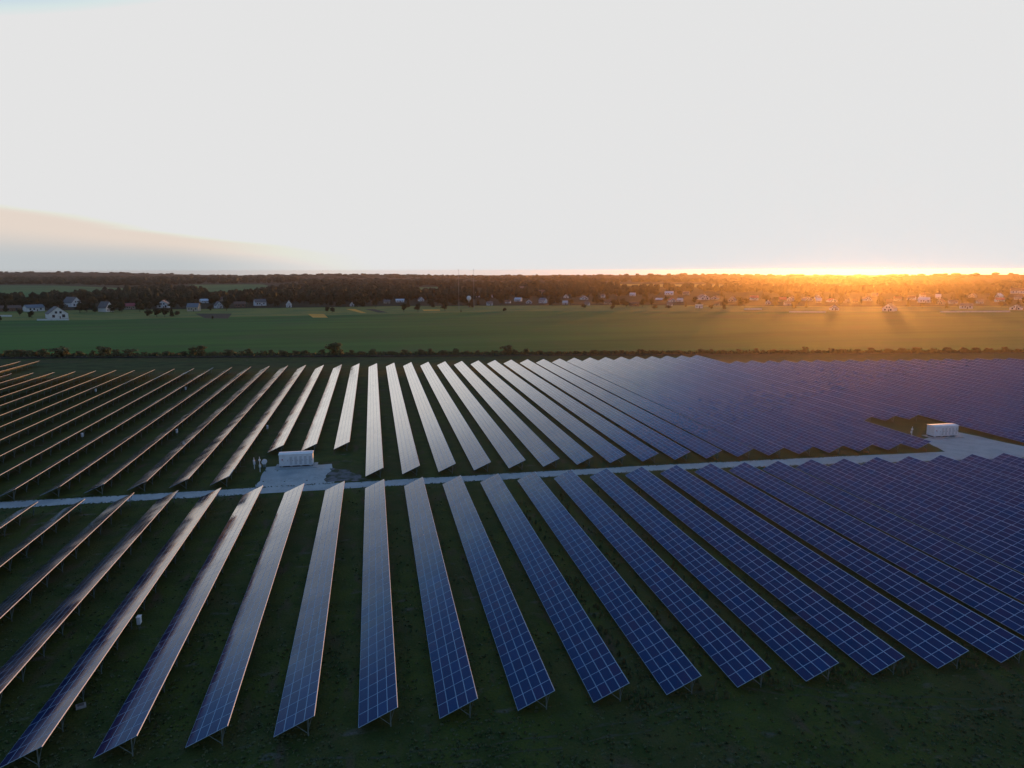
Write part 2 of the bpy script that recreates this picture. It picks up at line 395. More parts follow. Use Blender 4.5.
def purlin_mesh(n):
    if n in purl_cache: return purl_cache[n]
    mb = MB(); L = n*ML
    for s in (.55, 1.5, 2.5, 3.5):
        p = [slope(s-.03, 0, -.12), slope(s+.03, 0, -.12), slope(s+.03, 0, -.045), slope(s-.03, 0, -.045)]
        for a in range(4):
            A, B = p[a], p[(a+1) % 4]; mb.quad([(A[0], .1, A[2]), (B[0], .1, B[2]), (B[0], L-.1, B[2]), (A[0], L-.1, A[2])])
        mb.quad([(c[0], .1, c[2]) for c in p[::-1]]); mb.quad([(c[0], L-.1, c[2]) for c in p])
    purl_cache[n] = mb.mesh('purlin', M_steel); return purl_cache[n]
def leg_mesh():
    mb = MB(); sb, sf = 3.25, .95
    B = Vector(slope(sb, 0, -.17)); F = Vector(slope(sf, 0, -.17)); Mid = Vector(slope(1.9, 0, -.17))
    A, C = slope(.4, 0, -.16), slope(3.8, 0, -.16)
    mb.bar(A, C, .05)                                             # rafter under the table
    mb.bar((B.x, 0, -.3), (B.x, 0, B.z+.02), .065)                # tall rear post
    mb.bar((B.x-.03, 0, .25), Mid, .04)                           # brace
    mb.bar((B.x+.02, 0, .6), slope(3.75, 0, -.17), .03)
    mb.bar((B.x, 0, .30), (B.x+.05, 1.05, B.z-.02), .025)         # wind brace along the row
    return mb.mesh('support_leg', M_steel)
LEG = leg_mesh()
def solar_row(i, y0, y1, label, group, all_legs, variant):
    n = max(2, round((y1-y0)/ML))
    t = tag(empty('solar_panel_row', (X0+i*PITCHX, y0, random.uniform(-.05, .05))), label, 'solar panels', group)
    link('module_array', array_mesh(n, variant), t)
    link('edge_rail', rail_mesh(n), t)
    link('purlins', purlin_mesh(n), t)
    L = n*ML; cnt = int(round((L-1.2)/5.1)); sp = (L-1.2)/cnt
    ks = list(range(cnt+1)) if all_legs else [0, 1, 2, 3, cnt]
    for k in ks: link('support_leg', LEG, t, (0, .6+k*sp, 0))
    return t
def look(i, near):
    if i <= -5: return 'edge-on, dark with orange-lit upper edge'
    if i <= -3: return 'bronze sky glow on its upper half'
    if i <= 0: return 'pale grey fading to blue' if near else 'pale cream with sky glow'
    if i <= 6: return 'deep blue with pale gridlines' if near else 'silvery white with sky glow'
    if i <= 12: return 'deep blue modules, slanting right' if near else 'silvery blue, slanting right'
    return 'violet blue, overlapping its neighbours'
NI = list(range(-8, 22))
for c_, i in enumerate(NI):
    a = 62.57 - .1218*i - .01494*i*i; b = 138.65 + .0071*i - .02181*i*i
    solar_row(i, a, b, '%s panel row from left before the gravel road, %s' % (ordn(c_+1), look(i, True)),
              'solar panel rows in front of the gravel road', i <= 3, i % 2)
FI = list(range(-21, 46))
for c_, i in enumerate(FI):
    a = 146.97 + .0392*i - .0201*i*i*.6
    if i in (-3, -2, -1): a = 171.4
    if i in (18, 19, 20): a = 174.3
    if i >= 21: a = max(143.5, a + 1)
    if i <= -20: b = 361
    elif i <= 20: b = 320.46 + .0506*i - .00236*i*i
    else: b = 296.5 - (i-21)*1.05
    solar_row(i, a, b, '%s panel row from left beyond the gravel road, %s' % (ordn(c_+1), look(i, False)),
              'solar panel rows beyond the gravel road', i <= 2, i % 2)

# ------------------------------------------------------------------ inverter cabinets, drain slab, masts
def cabinet(px, py, label):
    p = at(px, py, 1.0); i = round((p.x-X0-.9)/PITCHX); x = X0+i*PITCHX+.35
    t = tag(empty('inverter_cabinet', (x, p.y, 0)), label, 'inverter cabinet', 'white inverter cabinets behind the rows')
    b = MB(); b.box(-.19, -.34, .75, .19, .34, 1.65); b.build('housing', M_white, t)
    d = MB(); d.box(.192, -.30, .80, .205, .30, 1.60); d.build('door', M_whiteroof, t)
    r = MB(); r.box(-.24, -.38, 1.652, .25, .38, 1.70); r.build('rain_cover', M_whiteroof, t)
    for s in (-1, 1):
        l = MB(); l.bar((0, .25*s, -.1), (0, .25*s, .75), .035); l.build('leg', M_steel, t)
for px, py, lb in ((134, 622, 'white box on legs behind the fourth nearest-block row from left edge bottom'),
                   (91, 391, 'tiny white box between far left rows, highest in the picture'),
                   (185, 389, 'tiny white box between the rows just right of the highest one'),
                   (77, 436, 'white box standing behind a far row left of the road bend'),
                   (174, 432, 'white box behind far row, halfway between left edge and transformer station'),
                   (265, 428, 'white box directly above the transformer station, behind bronze row')):
    cabinet(px, py, lb)
p = at(81, 707); t = tag(empty('drain_cover', (p.x, p.y, 0), .4), 'small pale concrete slab on the dark grass beside front left row', 'concrete slab')
b = MB(); b.box(-.45, -.35, -.05, .45, .35, .22); b.build('slab', M_concrete, t); b = MB(); b.box(-.28, -.20, .222, .28, .20, .26); b.build('lid', M_rubble, t)

def station(x0, y0, wd, dp, label):
    t = tag(empty('transformer_station', (x0+wd/2, y0+dp/2, 0)), label, 'transformer station')
    a, c = wd/2, dp/2; z0, z1 = .42, 2.95
    b = MB(); b.box(-a, -c, z0, a, c, z1); b.build('body', M_white, t)
    b = MB()
    pr = [(-c-.10, z1+.002), (c+.10, z1+.002), (c+.10, z1+.10), (0.15, z1+.24), (-c-.10, z1+.10)]
    b.quad([(-a-.10, y, z) for y, z in pr][::-1]); b.quad([(a+.10, y, z) for y, z in pr])
    for k in range(5):
        A, B = pr[k], pr[(k+1) % 5]; b.quad([(-a-.10, A[0], A[1]), (a+.10, A[0], A[1]), (a+.10, B[0], B[1]), (-a-.10, B[0], B[1])])
    b.build('roof', M_whiteroof, t)
    nd_ = 7; dw = wd/nd_
    for k in range(nd_):
        xx = -a + k*dw
        b = MB(); b.box(xx+.05, -c-.035, z0+.12, xx+dw-.05, -c-.003, z1-.15); d = b.build('door', M_white, t)
        b = MB(); b.box(xx+dw-.22, -c-.075, 1.5, xx+dw-.16, -c-.037, 1.75); b.build('handle', M_dark, d)
        if k >= 2:
            b = MB()
            for q in range(7): b.box(xx+.20, -c-.055, .75+q*.26, xx+dw-.28, -c-.037, .86+q*.26)
            b.build('vent', M_grey, d)
        elif k == 0:
            b = MB(); b.box(xx+.55, -c-.05, 1.75, xx+.80, -c-.037, 2.0); b.build('warning_sign', M_red, d)
    for k in range(4):
        xx = -a + .5 + k*(wd-1)/3
        b = MB(); b.box(xx-.25, -c+.1, -.1, xx+.25, c-.1, z0-.003); b.build('foot', M_concrete, t)
    b = MB(); b.box(-a+.1, -c+.35, .05, a-.1, c-.35, z0-.01); b.build('base_beam', M_dark, t)
    s = MB(); s.box(x0-.9, y0-1.3, -.05, x0+wd+.9, y0+dp+.5, .12)
    tag(s.build('concrete_slab', M_concrete), 'concrete slab under the ' + label.split(' with')[0], 'slab')
station(-21.4, 159.5, 7.2, 2.5, 'white box-shaped transformer station in the gravel yard with a row of vented doors')
station(142.0, 155.6, 7.2, 2.6, 'white transformer station among the violet panel rows with a pale roof')
def mast(px, py, h, label, drum):
    p = at(px, py); t = tag(empty('camera_mast', (p.x, p.y, 0)), label, 'mast')
    b = MB(); b.bar((0, 0, -.2), (0, 0, h), .09, 8, r2=.06); b.build('pole', M_white, t)
    b = MB(); b.box(-.2, -.15, h-.9, .2, .15, h-.55); b.build('camera', M_white, t)
    b = MB(); b.box(-.22, .1, 1.0, .22, .28, 1.6); b.build('junction_box', M_white, t)
def drum(px, py, rad, hz, label):
    p = at(px, py); t = tag(empty('cable_drum', (p.x, p.y, 0)), label, 'cable drum')
    b = MB(); b.bar((0, -.35, hz), (0, .35, hz), rad*.6, 16); b.build('core', M_white, t)
    for s in (-.38, .38):
        b = MB(); b.bar((0, s-.03, hz), (0, s+.03, hz), rad, 20); b.build('flange', M_white, t)
    b = MB(); b.box(-.3, -.45, 0, .3, .45, max(.1, hz-rad+.08)); b.build('stand', M_steel, t)
mast(260.2, 472, 3.4, 'white pole with a box standing left of the gravel yard', 1)
mast(254.5, 469, 2.6, 'thinner pale pole just left of the taller white pole', 0)
drum(264.6, 467, .55, 1.2, 'round white drum on a stand beside the white poles')
mast(911.5, 437, 2.8, 'small white pole left of the right-hand transformer station', 0)
drum(902, 436, .35, .4, 'small white drum lying left of the pole near the far station')
drum(913.5, 438.5, .35, .38, 'small white drum at the foot of the pole near the far station')
for px, lb in ((459, 'thin lattice mast on the horizon, left one of the pair'), (474, 'thin lattice mast on the horizon, right one of the pair')):
    p = at(px, 309.5); t = tag(empty('radio_mast', (p.x, p.y, 0)), lb, 'mast')
    b = MB(); b.bar((0, 0, 0), (0, 0, 45.2), .14, 4, r2=.10); b.build('tower', M_grey, t)
    b = MB(); b.bar((0, 0, 43.3), (0, 0, 44.0), .4, 8); b.build('antenna_ring', M_white, t)

# ------------------------------------------------------------------ trees and bushes
F_tree = foliage_mat('tree_leaves', (.016, .030, .011), (.036, .055, .018), (.034, .036, .016))
F_bush = foliage_mat('bush_leaves', (.105, .105, .040), (.150, .120, .055), (.085, .105, .040))
F_bark = mat('bark', (.06, .05, .04), .95)
F_wood = foliage_mat('woodland_leaves', (.007, .020, .008), (.013, .032, .012), (.010, .024, .009))
def crown_mesh(seed, hgt, rad, leaf, count, mt, name, base=.28, conif=False):
    rr = random.Random(seed); mb = MB(); lobes = []
    if conif:
        for k in range(9):
            t_ = k/8; lobes.append((Vector((rr.uniform(-.06, .06)*rad, rr.uniform(-.06, .06)*rad, hgt*(base+.05+(1-base-.08)*t_))), rad*(1.02-t_)*.75+.1, hgt*.09))
    else:
        for k in range(8):
            a = rr.uniform(0, 6.283); q = rr.uniform(.1, .62)*rad; zc = hgt*rr.uniform(base+.16, .84)
            sh = 1-abs(zc/hgt-.55)*1.0
            lobes.append((Vector((math.cos(a)*q*sh, math.sin(a)*q*sh, zc)), rad*rr.uniform(.34, .56), hgt*rr.uniform(.12, .2)))
        lobes.append((Vector((0, 0, hgt*.6)), rad*.55, hgt*.26))
    for k in range(count):
        c, r_, h_ = rr.choice(lobes)
        d = Vector((rr.gauss(0, 1), rr.gauss(0, 1), rr.gauss(0, 1))).normalized()*(rr.uniform(.55, 1.08))
        p = c + Vector((d.x*r_, d.y*r_, d.z*h_))
        nr = (Vector((d.x, d.y, d.z+.35)) + Vector((rr.uniform(-.7, .7), rr.uniform(-.7, .7), rr.uniform(-.7, .7)))).normalized()
        a = nr.orthogonal().normalized(); b_ = nr.cross(a); th = rr.uniform(0, 6.28)
        a, b_ = a*math.cos(th)+b_*math.sin(th), b_*math.cos(th)-a*math.sin(th)
        s = leaf*rr.uniform(.6, 1.5)
        mb.quad([p-a*s-b_*s*.6, p+a*s*.8-b_*s*.5, p+a*s+b_*s*.5+nr*s*.3, p-a*s*.7+b_*s*.7])
    return mb.mesh(name, mt)
def trunk_mesh(seed, hgt, r_):
    rr = random.Random(seed); mb = MB()
    tp = Vector((rr.uniform(-.3, .3), rr.uniform(-.3, .3), hgt*.55)); mb.bar((0, 0, -.3), tp, r_, 7, r2=r_*.5)
    for k in range(4):
        a = rr.uniform(0, 6.28); st_ = Vector((0, 0, 0)).lerp(tp, rr.uniform(.5, .95))
        mb.bar(st_, st_+Vector((math.cos(a)*hgt*.16, math.sin(a)*hgt*.16, hgt*.2)), r_*.35, 5, r2=r_*.12)
    return mb.mesh('trunk', F_bark)
TREES = []
for k in range(8):
    con = k in (6, 7); hh = 10
    TREES.append((crown_mesh(k+1, hh, 4.6 if not con else 2.4, .42, 700, F_tree, 'crown', .12 if not con else .10, con), trunk_mesh(k+1, hh, .28)))
BUSH = [(crown_mesh(k+40, 4, 3.0, .22, 620, F_bush, 'crown', .0), trunk_mesh(k+40, 4, .12)) for k in range(6)]
def plant(kind, name, loc, h_, wfac, label, cat, group):
    k = random.randrange(len(kind)); cm, tm = kind[k]; ref = 10 if kind is TREES else 4
    s = h_/ref
    t = tag(empty(name, loc), label, cat, group); rz = random.uniform(0, 6.28)
    c = link('crown', cm, t); c.scale = (s*wfac, s*wfac, s); c.rotation_euler = (0, 0, rz)
    r_ = link('trunk', tm, t); r_.scale = (s, s, s); r_.rotation_euler = (0, 0, rz)
    return t
rb = random.Random(5)
# bushes along the field edge, the taller ones where the photograph has them
tall = [(65, 9, 1.5), (106, 9, 1.1), (192, 8, .8), (203, 10, .9), (335, 12, 1.2), (508, 9, 1.1), (20, 6, 1.5), (46, 6, 1.3), (130, 6, 1.6), (250, 6, 1.2), (700, 5, 1.3), (806, 5, 1.0)]
bl = [(px, h_, wf) for px, h_, wf in tall]
px = -6
while px < 1030:
    px += rb.uniform(9, 19)
    if min(abs(px-q[0]) for q in tall) > 7: bl.append((px, rb.uniform(3.0, 5.6) if px < 560 else rb.uniform(2.6, 4.4), rb.uniform(1.0, 1.7)))
bl.sort()
def along(px):
    lo, hi = 0.0, EL
    for _ in range(40):
        mid = (lo+hi)/2; q = edge(mid, 0) - Vector((0, 0, CAM_H)); u_ = 512+F_PX*q.dot(rgt)/q.dot(fwd)
        if u_ < px: lo = mid
        else: hi = mid
    return edge(mid, 0)
for c_, (px, h_, wf) in enumerate(bl):
    p = along(px) + nrm*rb.uniform(-2.5, 1.5); dist = (p-cam.location).length
    plant(BUSH, 'bush', (p.x, p.y, 0), h_*dist/F_PX*1.05, wf, '%s bush from the left along the near edge of the green field' % ordn(c_+1), 'bush', 'bushes along the field edge')
# rank growth under the bushes and in the ditch
mb = MB()
for k in range(9000):
    p = edge(rb.uniform(0, EL), rb.gauss(-1, 2.6)); hh = rb.uniform(.4, 1.3); a = rb.uniform(0, 3.14); s = rb.uniform(.35, .9)
    dx, dy = math.cos(a)*s, math.sin(a)*s
    mb.quad([(p.x-dx, p.y-dy, 0), (p.x+dx, p.y+dy, 0), (p.x+dx*.6+.1, p.y+dy*.6, hh), (p.x-dx*.5, p.y-dy*.5, hh*.8)])
tag(mb.build('undergrowth', F_bush), None, None, None, 'stuff')

# ------------------------------------------------------------------ village houses
H_white = mat('white_render', (.72, .72, .70), .85, [(.4, (.62, .62, .60), .45, .7)])
H_cream = mat('cream_render', (.50, .44, .33), .85, [(.4, (.42, .37, .28), .45, .7)])
H_brown = mat('brown_brick', (.22, .13, .09), .9, [(.8, (.16, .10, .07), .45, .7)])
H_grey = mat('grey_roof', (.17, .15, .14), .7, [(.5, (.12, .11, .10), .45, .7)])
H_blue = mat('blue_grey_roof', (.17, .19, .21), .6)
H_red = mat('red_roof', (.42, .09, .09), .7)
H_tile = mat('brown_tile_roof', (.16, .09, .06), .8)
H_light = mat('pale_sheet_roof', (.62, .64, .66), .5)
H_win = mat('window_glass', (.03, .035, .045), .15)
H_door = mat('wooden_door', (.12, .07, .04), .7)
WALL = dict(w=H_white, c=H_cream, b=H_brown); ROOF = dict(g=H_grey, b=H_blue, r=H_red, t=H_tile, l=H_light, w=H_whiter if False else H_light)
def house(px, py, wpx, hpx, wall, roof, ang, form, label):
    p = at(px, py); dist = (p-cam.location).length; wd = wpx*dist/F_PX; ht = hpx*dist/F_PX
    face = math.atan2(p.x, p.y)
    t = tag(empty('house', (p.x, p.y, -.05), -face + R(ang)), label, 'house', 'village houses beyond the green field')
    a = wd/2
    if form == 'gable': c, ev, rg = wd*.62, ht*.42, ht
    elif form == 'side': c, ev, rg = wd*.34, ht*.55, ht
    else: c, ev, rg = wd*.25, ht*.93, ht
    Wm, Rm = WALL[wall], ROOF[roof]; b = MB(); o = .45
    b.box(-a, -c, -.3, a, c, ev)
    if form == 'gable':
        for s in (-1, 1):
            q = [(-a+.01, s*(c-.01), ev), (a-.01, s*(c-.01), ev), (0, s*(c-.01), rg-.05)]; b.quad(q if s < 0 else q[::-1])
        b.build('wall', Wm, t); b = MB()
        th = .25
        for s in (-1, 1):
            k_ = (rg-ev)/a; x1 = s*(a+o); z1 = ev-k_*o
            L_ = [(0, rg), (x1, z1), (x1, z1+th), (0, rg+th)]
            A = [(x, -c-o, z) for x, z in L_]; B = [(x, c+o, z) for x, z in L_]
            b.quad(A); b.quad(B[::-1])
            for k in range(4): b.quad([A[k], B[k], B[(k+1) % 4], A[(k+1) % 4]])
        r_ = b.build('roof', Rm, t)
    elif form == 'side':
        for s in (-1, 1):
            q = [(s*(a-.01), -c+.01, ev), (s*(a-.01), c-.01, ev), (s*(a-.01), 0, rg-.05)]; b.quad(q if s > 0 else q[::-1])
        b.build('wall', Wm, t); b = MB(); th = .25
        for s in (-1, 1):
            k_ = (rg-ev)/c; y1 = s*(c+o); z1 = ev-k_*o
            L_ = [(0, rg), (y1, z1), (y1, z1+th), (0, rg+th)]
            A = [(-a-o, y, z) for y, z in L_]; B = [(a+o, y, z) for y, z in L_]
            b.quad(A); b.quad(B[::-1])
            for k in range(4): b.quad([A[k], B[k], B[(k+1) % 4], A[(k+1) % 4]])
        r_ = b.build('roof', Rm, t)
    else:
        b.build('wall', Wm, t); b = MB(); b.box(-a-.2, -c-.2, ev+.003, a+.2, c+.2, rg); r_ = b.build('roof', Rm, t)
    if form != 'flat':
        b = MB(); b.box(a*.25, .2, rg-1.0, a*.25+.6, .8, rg+1.0); b.build('chimney', H_brown, r_)
    def window(x, z, s=1.3, y=None):
        yy = -c-.03 if y is None else y
        b = MB(); b.box(x-s*.55, yy, z, x+s*.55, yy+.026, z+s*1.25); f = b.build('window', H_win, t)
        b = MB(); b.box(x-s*.62, yy-.10, z-.16, x+s*.62, yy+.02, z-.02); b.build('sill', H_white, f)
    if form == 'gable':
        s = wd*.14; window(-a*.5, ev*.25, s*.9); window(a*.52, ev*.22, s); window(-a*.22, ev*1.05, s*.75); window(a*.24, ev*1.05, s*.75)
    elif form == 'side':
        for k in (-.62, -.2, .55): window(a*k, ev*.38, min(1.5, wd*.1))
    else:
        for k in (-.7, -.35, .1, .5, .8): window(a*k, ev*.45, min(1.6, wd*.08))
    b = MB(); b.box(a*.16-.5, -c-.05, 0, a*.16+.5, -c-.003, 2.1); b.build('door', H_door, t)
    return t
HOUSES = [
 (57, 318, 14, 9.5, 'w', 'g', 8, 'gable', 'white gabled house with four windows at the field edge', 'white house with four windows'),
 (34, 311, 13, 5.2, 'w', 'b', 20, 'side', 'white house with grey roof left of the four-windowed gabled house', 'grey-roofed white house'),
 (10, 311, 15, 4.5, 'b', 't', 5, 'side', 'long low brown house at the left end of the village', 'long brown house'),
 (72.5, 306.5, 9.5, 8, 'w', 'g', 35, 'gable', 'white gabled house set back in trees above the four-windowed house', 'set-back white gabled house'),
 (106, 311.5, 7.5, 8.5, 'w', 'g', 40, 'gable', 'narrow tall white gabled house with its side in shade', 'narrow white house'),
 (130, 309, 8, 5, 'c', 'r', 10, 'side', 'small house with a bright pinkish red roof', 'red-roofed house'),
 (164, 307.5, 9.5, 6.5, 'w', 'g', -10, 'gable', 'white gabled house just behind the brown bush clump', 'house behind the bush clump'),
 (194, 311, 10, 7, 'c', 'b', -20, 'side', 'beige house with blue-grey roof', 'beige house'),
 (218.5, 308, 6, 6, 'w', 'g', 15, 'gable', 'small white house between the beige house and a brown one', 'small white house'),
 (240, 307, 10, 5, 'b', 't', 0, 'side', 'low brown house between two small white houses', 'low brown house'),
 (260, 305.5, 10, 6, 'w', 'g', 15, 'side', 'white house beside tall trees left of the orange grain strip', 'white house beside tall trees'),
 (289, 307, 5, 6, 'w', 'l', 0, 'gable', 'tiny white house alone among dark trees above the orange grain', 'tiny white house in dark trees'),
 (352, 306, 4, 4, 'w', 'g', 0, 'gable', 'very small pale house directly above the second grain strip', 'very small pale house'),
 (400, 302, 8, 3, 'w', 'l', 0, 'side', 'pale sheet-roofed shed in trees left of the village centre', 'pale sheet-roofed shed'),
 (421, 301, 5, 4, 'w', 'g', 12, 'gable', 'small grey-roofed white house right of the pale shed', 'white house right of the shed'),
 (480, 297, 9, 5, 'w', 'l', -4, 'flat', 'two-storey white flat-roofed block near the village centre', 'flat-roofed white block'),
 (489, 289.6, 12, 2.2, 'w', 'l', -6, 'flat', 'long low white greenhouse-like hall far behind the flat-roofed block', 'long white hall'),
 (504, 290, 11, 2.2, 'w', 'l', 4, 'flat', 'shorter white hall just right of the long low hall', 'shorter white hall'),
 (521, 290.5, 9, 4, 'w', 'g', 10, 'side', 'far pale house right of the two white halls', 'far pale house'),
 (543, 303, 7, 5, 'w', 'b', -35, 'side', 'white house with a blue-grey roof turned away to the right', 'white house with blue-grey roof'),
 (541, 294, 8, 4, 'c', 't', 12, 'side', 'brown-roofed cream house behind the turned white house', 'brown-roofed cream house'),
 (584, 299.5, 7, 4, 'w', 'g', 10, 'gable', 'white house beneath the tall conifers', 'house beneath the conifers'),
 (608, 304, 7, 4, 'c', 't', -12, 'side', 'cream house just right of the conifers at the field edge', 'cream house right of the conifers'),
 (634, 306, 9, 4, 'b', 't', 15, 'side', 'brown brick house at the middle of the field edge', 'brown brick house'),
 (669, 295, 8, 3.6, 'w', 'l', 5, 'side', 'pale house with a bright sheet roof high in the village', 'bright sheet-roofed house'),
 (686, 295, 6, 3.5, 'c', 'g', -10, 'side', 'grey-roofed cream house right of the bright sheet roof', 'grey-roofed cream house'),
 (703, 299.5, 9, 5, 'w', 'g', 20, 'gable', 'white gabled house on the left margin of the sunset glow', 'gabled house near the glow'),
 (699, 308, 7, 3.5, 'w', 'l', 0, 'flat', 'low white flat shed on the field edge below a gabled house', 'low white shed'),
 (732, 301.5, 6, 4.5, 'c', 'g', -15, 'gable', 'cream gabled house in the orange haze left of the sun', 'cream gabled house'),
 (754, 300, 7, 4, 'w', 'r', 10, 'side', 'white house with red roof in the orange haze', 'hazy red-roofed house'),
 (768, 304, 5, 4, 'w', 'g', 0, 'gable', 'small white gabled house left of the sunlit hedge', 'small house left of the hedge'),
 (834, 310, 7, 4.5, 'w', 'g', 8, 'gable', 'pale gabled house just left of the sun at the field edge', 'house just left of the sun'),
 (889.5, 311, 9, 6.5, 'w', 'g', -15, 'gable', 'bright white gabled house just right of the sun', 'house just right of the sun'),
 (924, 302.5, 9, 4.5, 'w', 'l', 10, 'side', 'white sheet-roofed house in the glow up the slope', 'sheet-roofed house in the glow'),
 (940, 304, 7, 4.5, 'c', 't', -10, 'gable', 'brown-roofed gabled house in the glow up the slope', 'gabled house in the glow'),
 (966, 308.5, 9, 4.5, 'w', 'g', 5, 'side', 'grey-roofed white house near the right end of the village', 'grey-roofed house at right'),
 (968, 292.5, 7, 4, 'w', 'l', 0, 'side', 'pale house highest in the village at the right', 'highest pale house'),
 (1017, 293.5, 9, 4.5, 'w', 't', 6, 'side', 'white house with brown roof on the wooded rise', 'house on the wooded rise'),
 (1016, 309.5, 8, 4, 'w', 'g', -6, 'gable', 'white gabled house at the right end of the field edge', 'gabled house at right end'),
]
for h_ in HOUSES: house(*h_[:9])
rh = random.Random(12); small = []
while len(small) < 44:
    px = rh.choice((rh.uniform(440, 700), rh.uniform(600, 1020), rh.uniform(120, 440)) if rh.random() < .25 else (rh.uniform(480, 820), rh.uniform(760, 1022)))
    py = rh.uniform(295.5, 306) if px > 480 else rh.uniform(301, 306)
    if any(abs(px-h_[0]) < 7+h_[2]*.5 and abs(py-h_[1]) < 5 for h_ in HOUSES) or any(abs(px-q[0]) < 8 and abs(py-q[1]) < 3 for q in small): continue
    small.append((px, py, rh.uniform(4.2, 7)*(.8 if py < 299 else 1), rh.uniform(2.8, 4.0), rh.choice('wwcwb'), rh.choice('gttrlg'), rh.uniform(-30, 30), rh.choice(('side', 'gable', 'side'))))
small.sort()
for k, q in enumerate(small):
    t = house(*q, '%s from the left of the small houses scattered among the village trees' % ordn(k+1)); t['group'] = 'small houses scattered among the village trees'
# water tower with a round white tank
p = at(469, 307); t = tag(empty('water_tower', (p.x, p.y, 0)), 'round white water tank on a dark shaft beside the flat-roofed block', 'water tower')
b = MB(); b.bar((0, 0, -.3), (0, 0, 9), .8, 12); b.build('shaft', M_grey, t)
b = MB(); prof = [(.9, 7.5), (2.2, 8.6), (2.8, 10.2), (2.6, 11.8), (1.6, 13.0), (.2, 13.5)]
for k in range(len(prof)-1):
    for j in range(16):
        a0, a1 = j*math.pi/8, (j+1)*math.pi/8; (r0_, z0_), (r1_, z1_) = prof[k], prof[k+1]
        b.quad([(r0_*math.cos(a0), r0_*math.sin(a0), z0_), (r0_*math.cos(a1), r0_*math.sin(a1), z0_), (r1_*math.cos(a1), r1_*math.sin(a1), z1_), (r1_*math.cos(a0), r1_*math.sin(a0), z1_)])
b.build('tank', H_white, t)
# walls: white garden wall by the first house, long pale walls in the glow
def gwall(pxa, pya, pxb, pyb, hgt, label):
    A, B = at(pxa, pya), at(pxb, pyb); d = (B-A); L_ = d.length
    t = tag(empty('garden_wall', A, math.atan2(d.y, d.x)), label, 'wall')
    b = MB(); b.box(0, -.12, -.3, L_, .12, hgt); b.build('wall', H_white, t)
    b = MB(); b.box(-.05, -.17, hgt+.003, L_+.05, .17, hgt+.10); b.build('coping', H_light, t)
gwall(37, 320.5, 69, 320.2, 1.3, 'long white garden wall in front of the four-windowed house')
gwall(-4, 316.5, 12, 316.5, 1.3, 'white garden wall at the left end of the village')
gwall(789, 312.3, 826, 312.6, 1.2, 'long pale wall along the field edge left of the sun')
gwall(940, 312.3, 1010, 312.0, 1.2, 'long pale wall along the field edge right of the sun')
gwall(744, 309.5, 762, 309.5, 1.2, 'short pale wall at the field edge where the glow begins')

# ------------------------------------------------------------------ village trees
rt = random.Random(21); cands = []
def clear(px, py, hp):
    for h_ in HOUSES + small:
        if abs(px-h_[0]) < h_[2]*.5+2.2 and py > h_[1]-.5 and py-hp < h_[1]: return False
    return True
special = [(150, 316.5, 7, 1.4), (157, 317, 8, 1.3), (165, 317, 9, 1.2), (172, 316.5, 7, 1.5), (178, 316, 5, 1.4), (213, 319.5, 4, .7), (6, 312, 8, 1.2),
           (87, 312, 11, 1.4), (80, 313, 9, 1.2), (95, 312, 8, 1.2), (113, 313, 8, 1.3), (122, 312, 9, 1.2), (140, 312, 9, 1.2), (20, 316, 6, 1.0), (32, 318, 7, 1.0), (0, 322, 6, .8),
           (404, 312, 9, 1.1), (418, 312, 9, 1.1), (445, 311, 9, 1.1), (332, 313, 6, 1.2), (327, 312.5, 6, 1.2), (461, 312, 3, 1.0), (505, 311.5, 4, 1.6), (583, 308.5, 5, 1.6), (612, 309.5, 4, 1.6),
           (595, 290, 11, .9), (603, 290, 6, .8), (574, 291, 8, 1.6), (536, 290, 9, 1.5), (552, 291, 8, 1.4), (655, 309, 4, 2.0), (668, 309, 4, 2.0), (711, 309.5, 5, 1.4), (724, 309, 6, 1.5)]
spec = []
for px, py, hp, wf in special: cands.append((px, py, hp, wf, 0))
tries = 0
while len(cands) < 285 and tries < 9000:
    tries += 1
    px = rt.uniform(-15, 1038)
    base = 311 if px < 250 else (307.5 if px < 760 else 308.5)
    py = base - abs(rt.gauss(0, 1))*4.2
    if px > 760: py = base - rt.random()**1.3*11
    if py < 292: continue
    hp = rt.uniform(6, 11)*(.95 if px < 560 else .78)
    if not clear(px, py, hp): continue
    if any(abs(px-q[0]) < 3.4 and abs(py-q[1]) < 1.0 for q in cands): continue
    cands.append((px, py, hp, rt.uniform(.95, 1.45), 1))
groups = {}
for c_ in cands:
    best = min(HOUSES, key=lambda h_: abs(h_[0]-c_[0]) + 1.6*abs(h_[1]-c_[1]))
    groups.setdefault(best[9], []).append(c_)
for nm, lst in groups.items():
    lst.sort()
    for k, (px, py, hp, wf, _) in enumerate(lst):
        p = at(px, py); dist = (p-cam.location).length
        plant(TREES, 'tree', (p.x, p.y, -.1), hp*dist/F_PX, wf, '%s tree from the left around the %s' % (ordn(k+1), nm), 'tree', 'trees in the village')

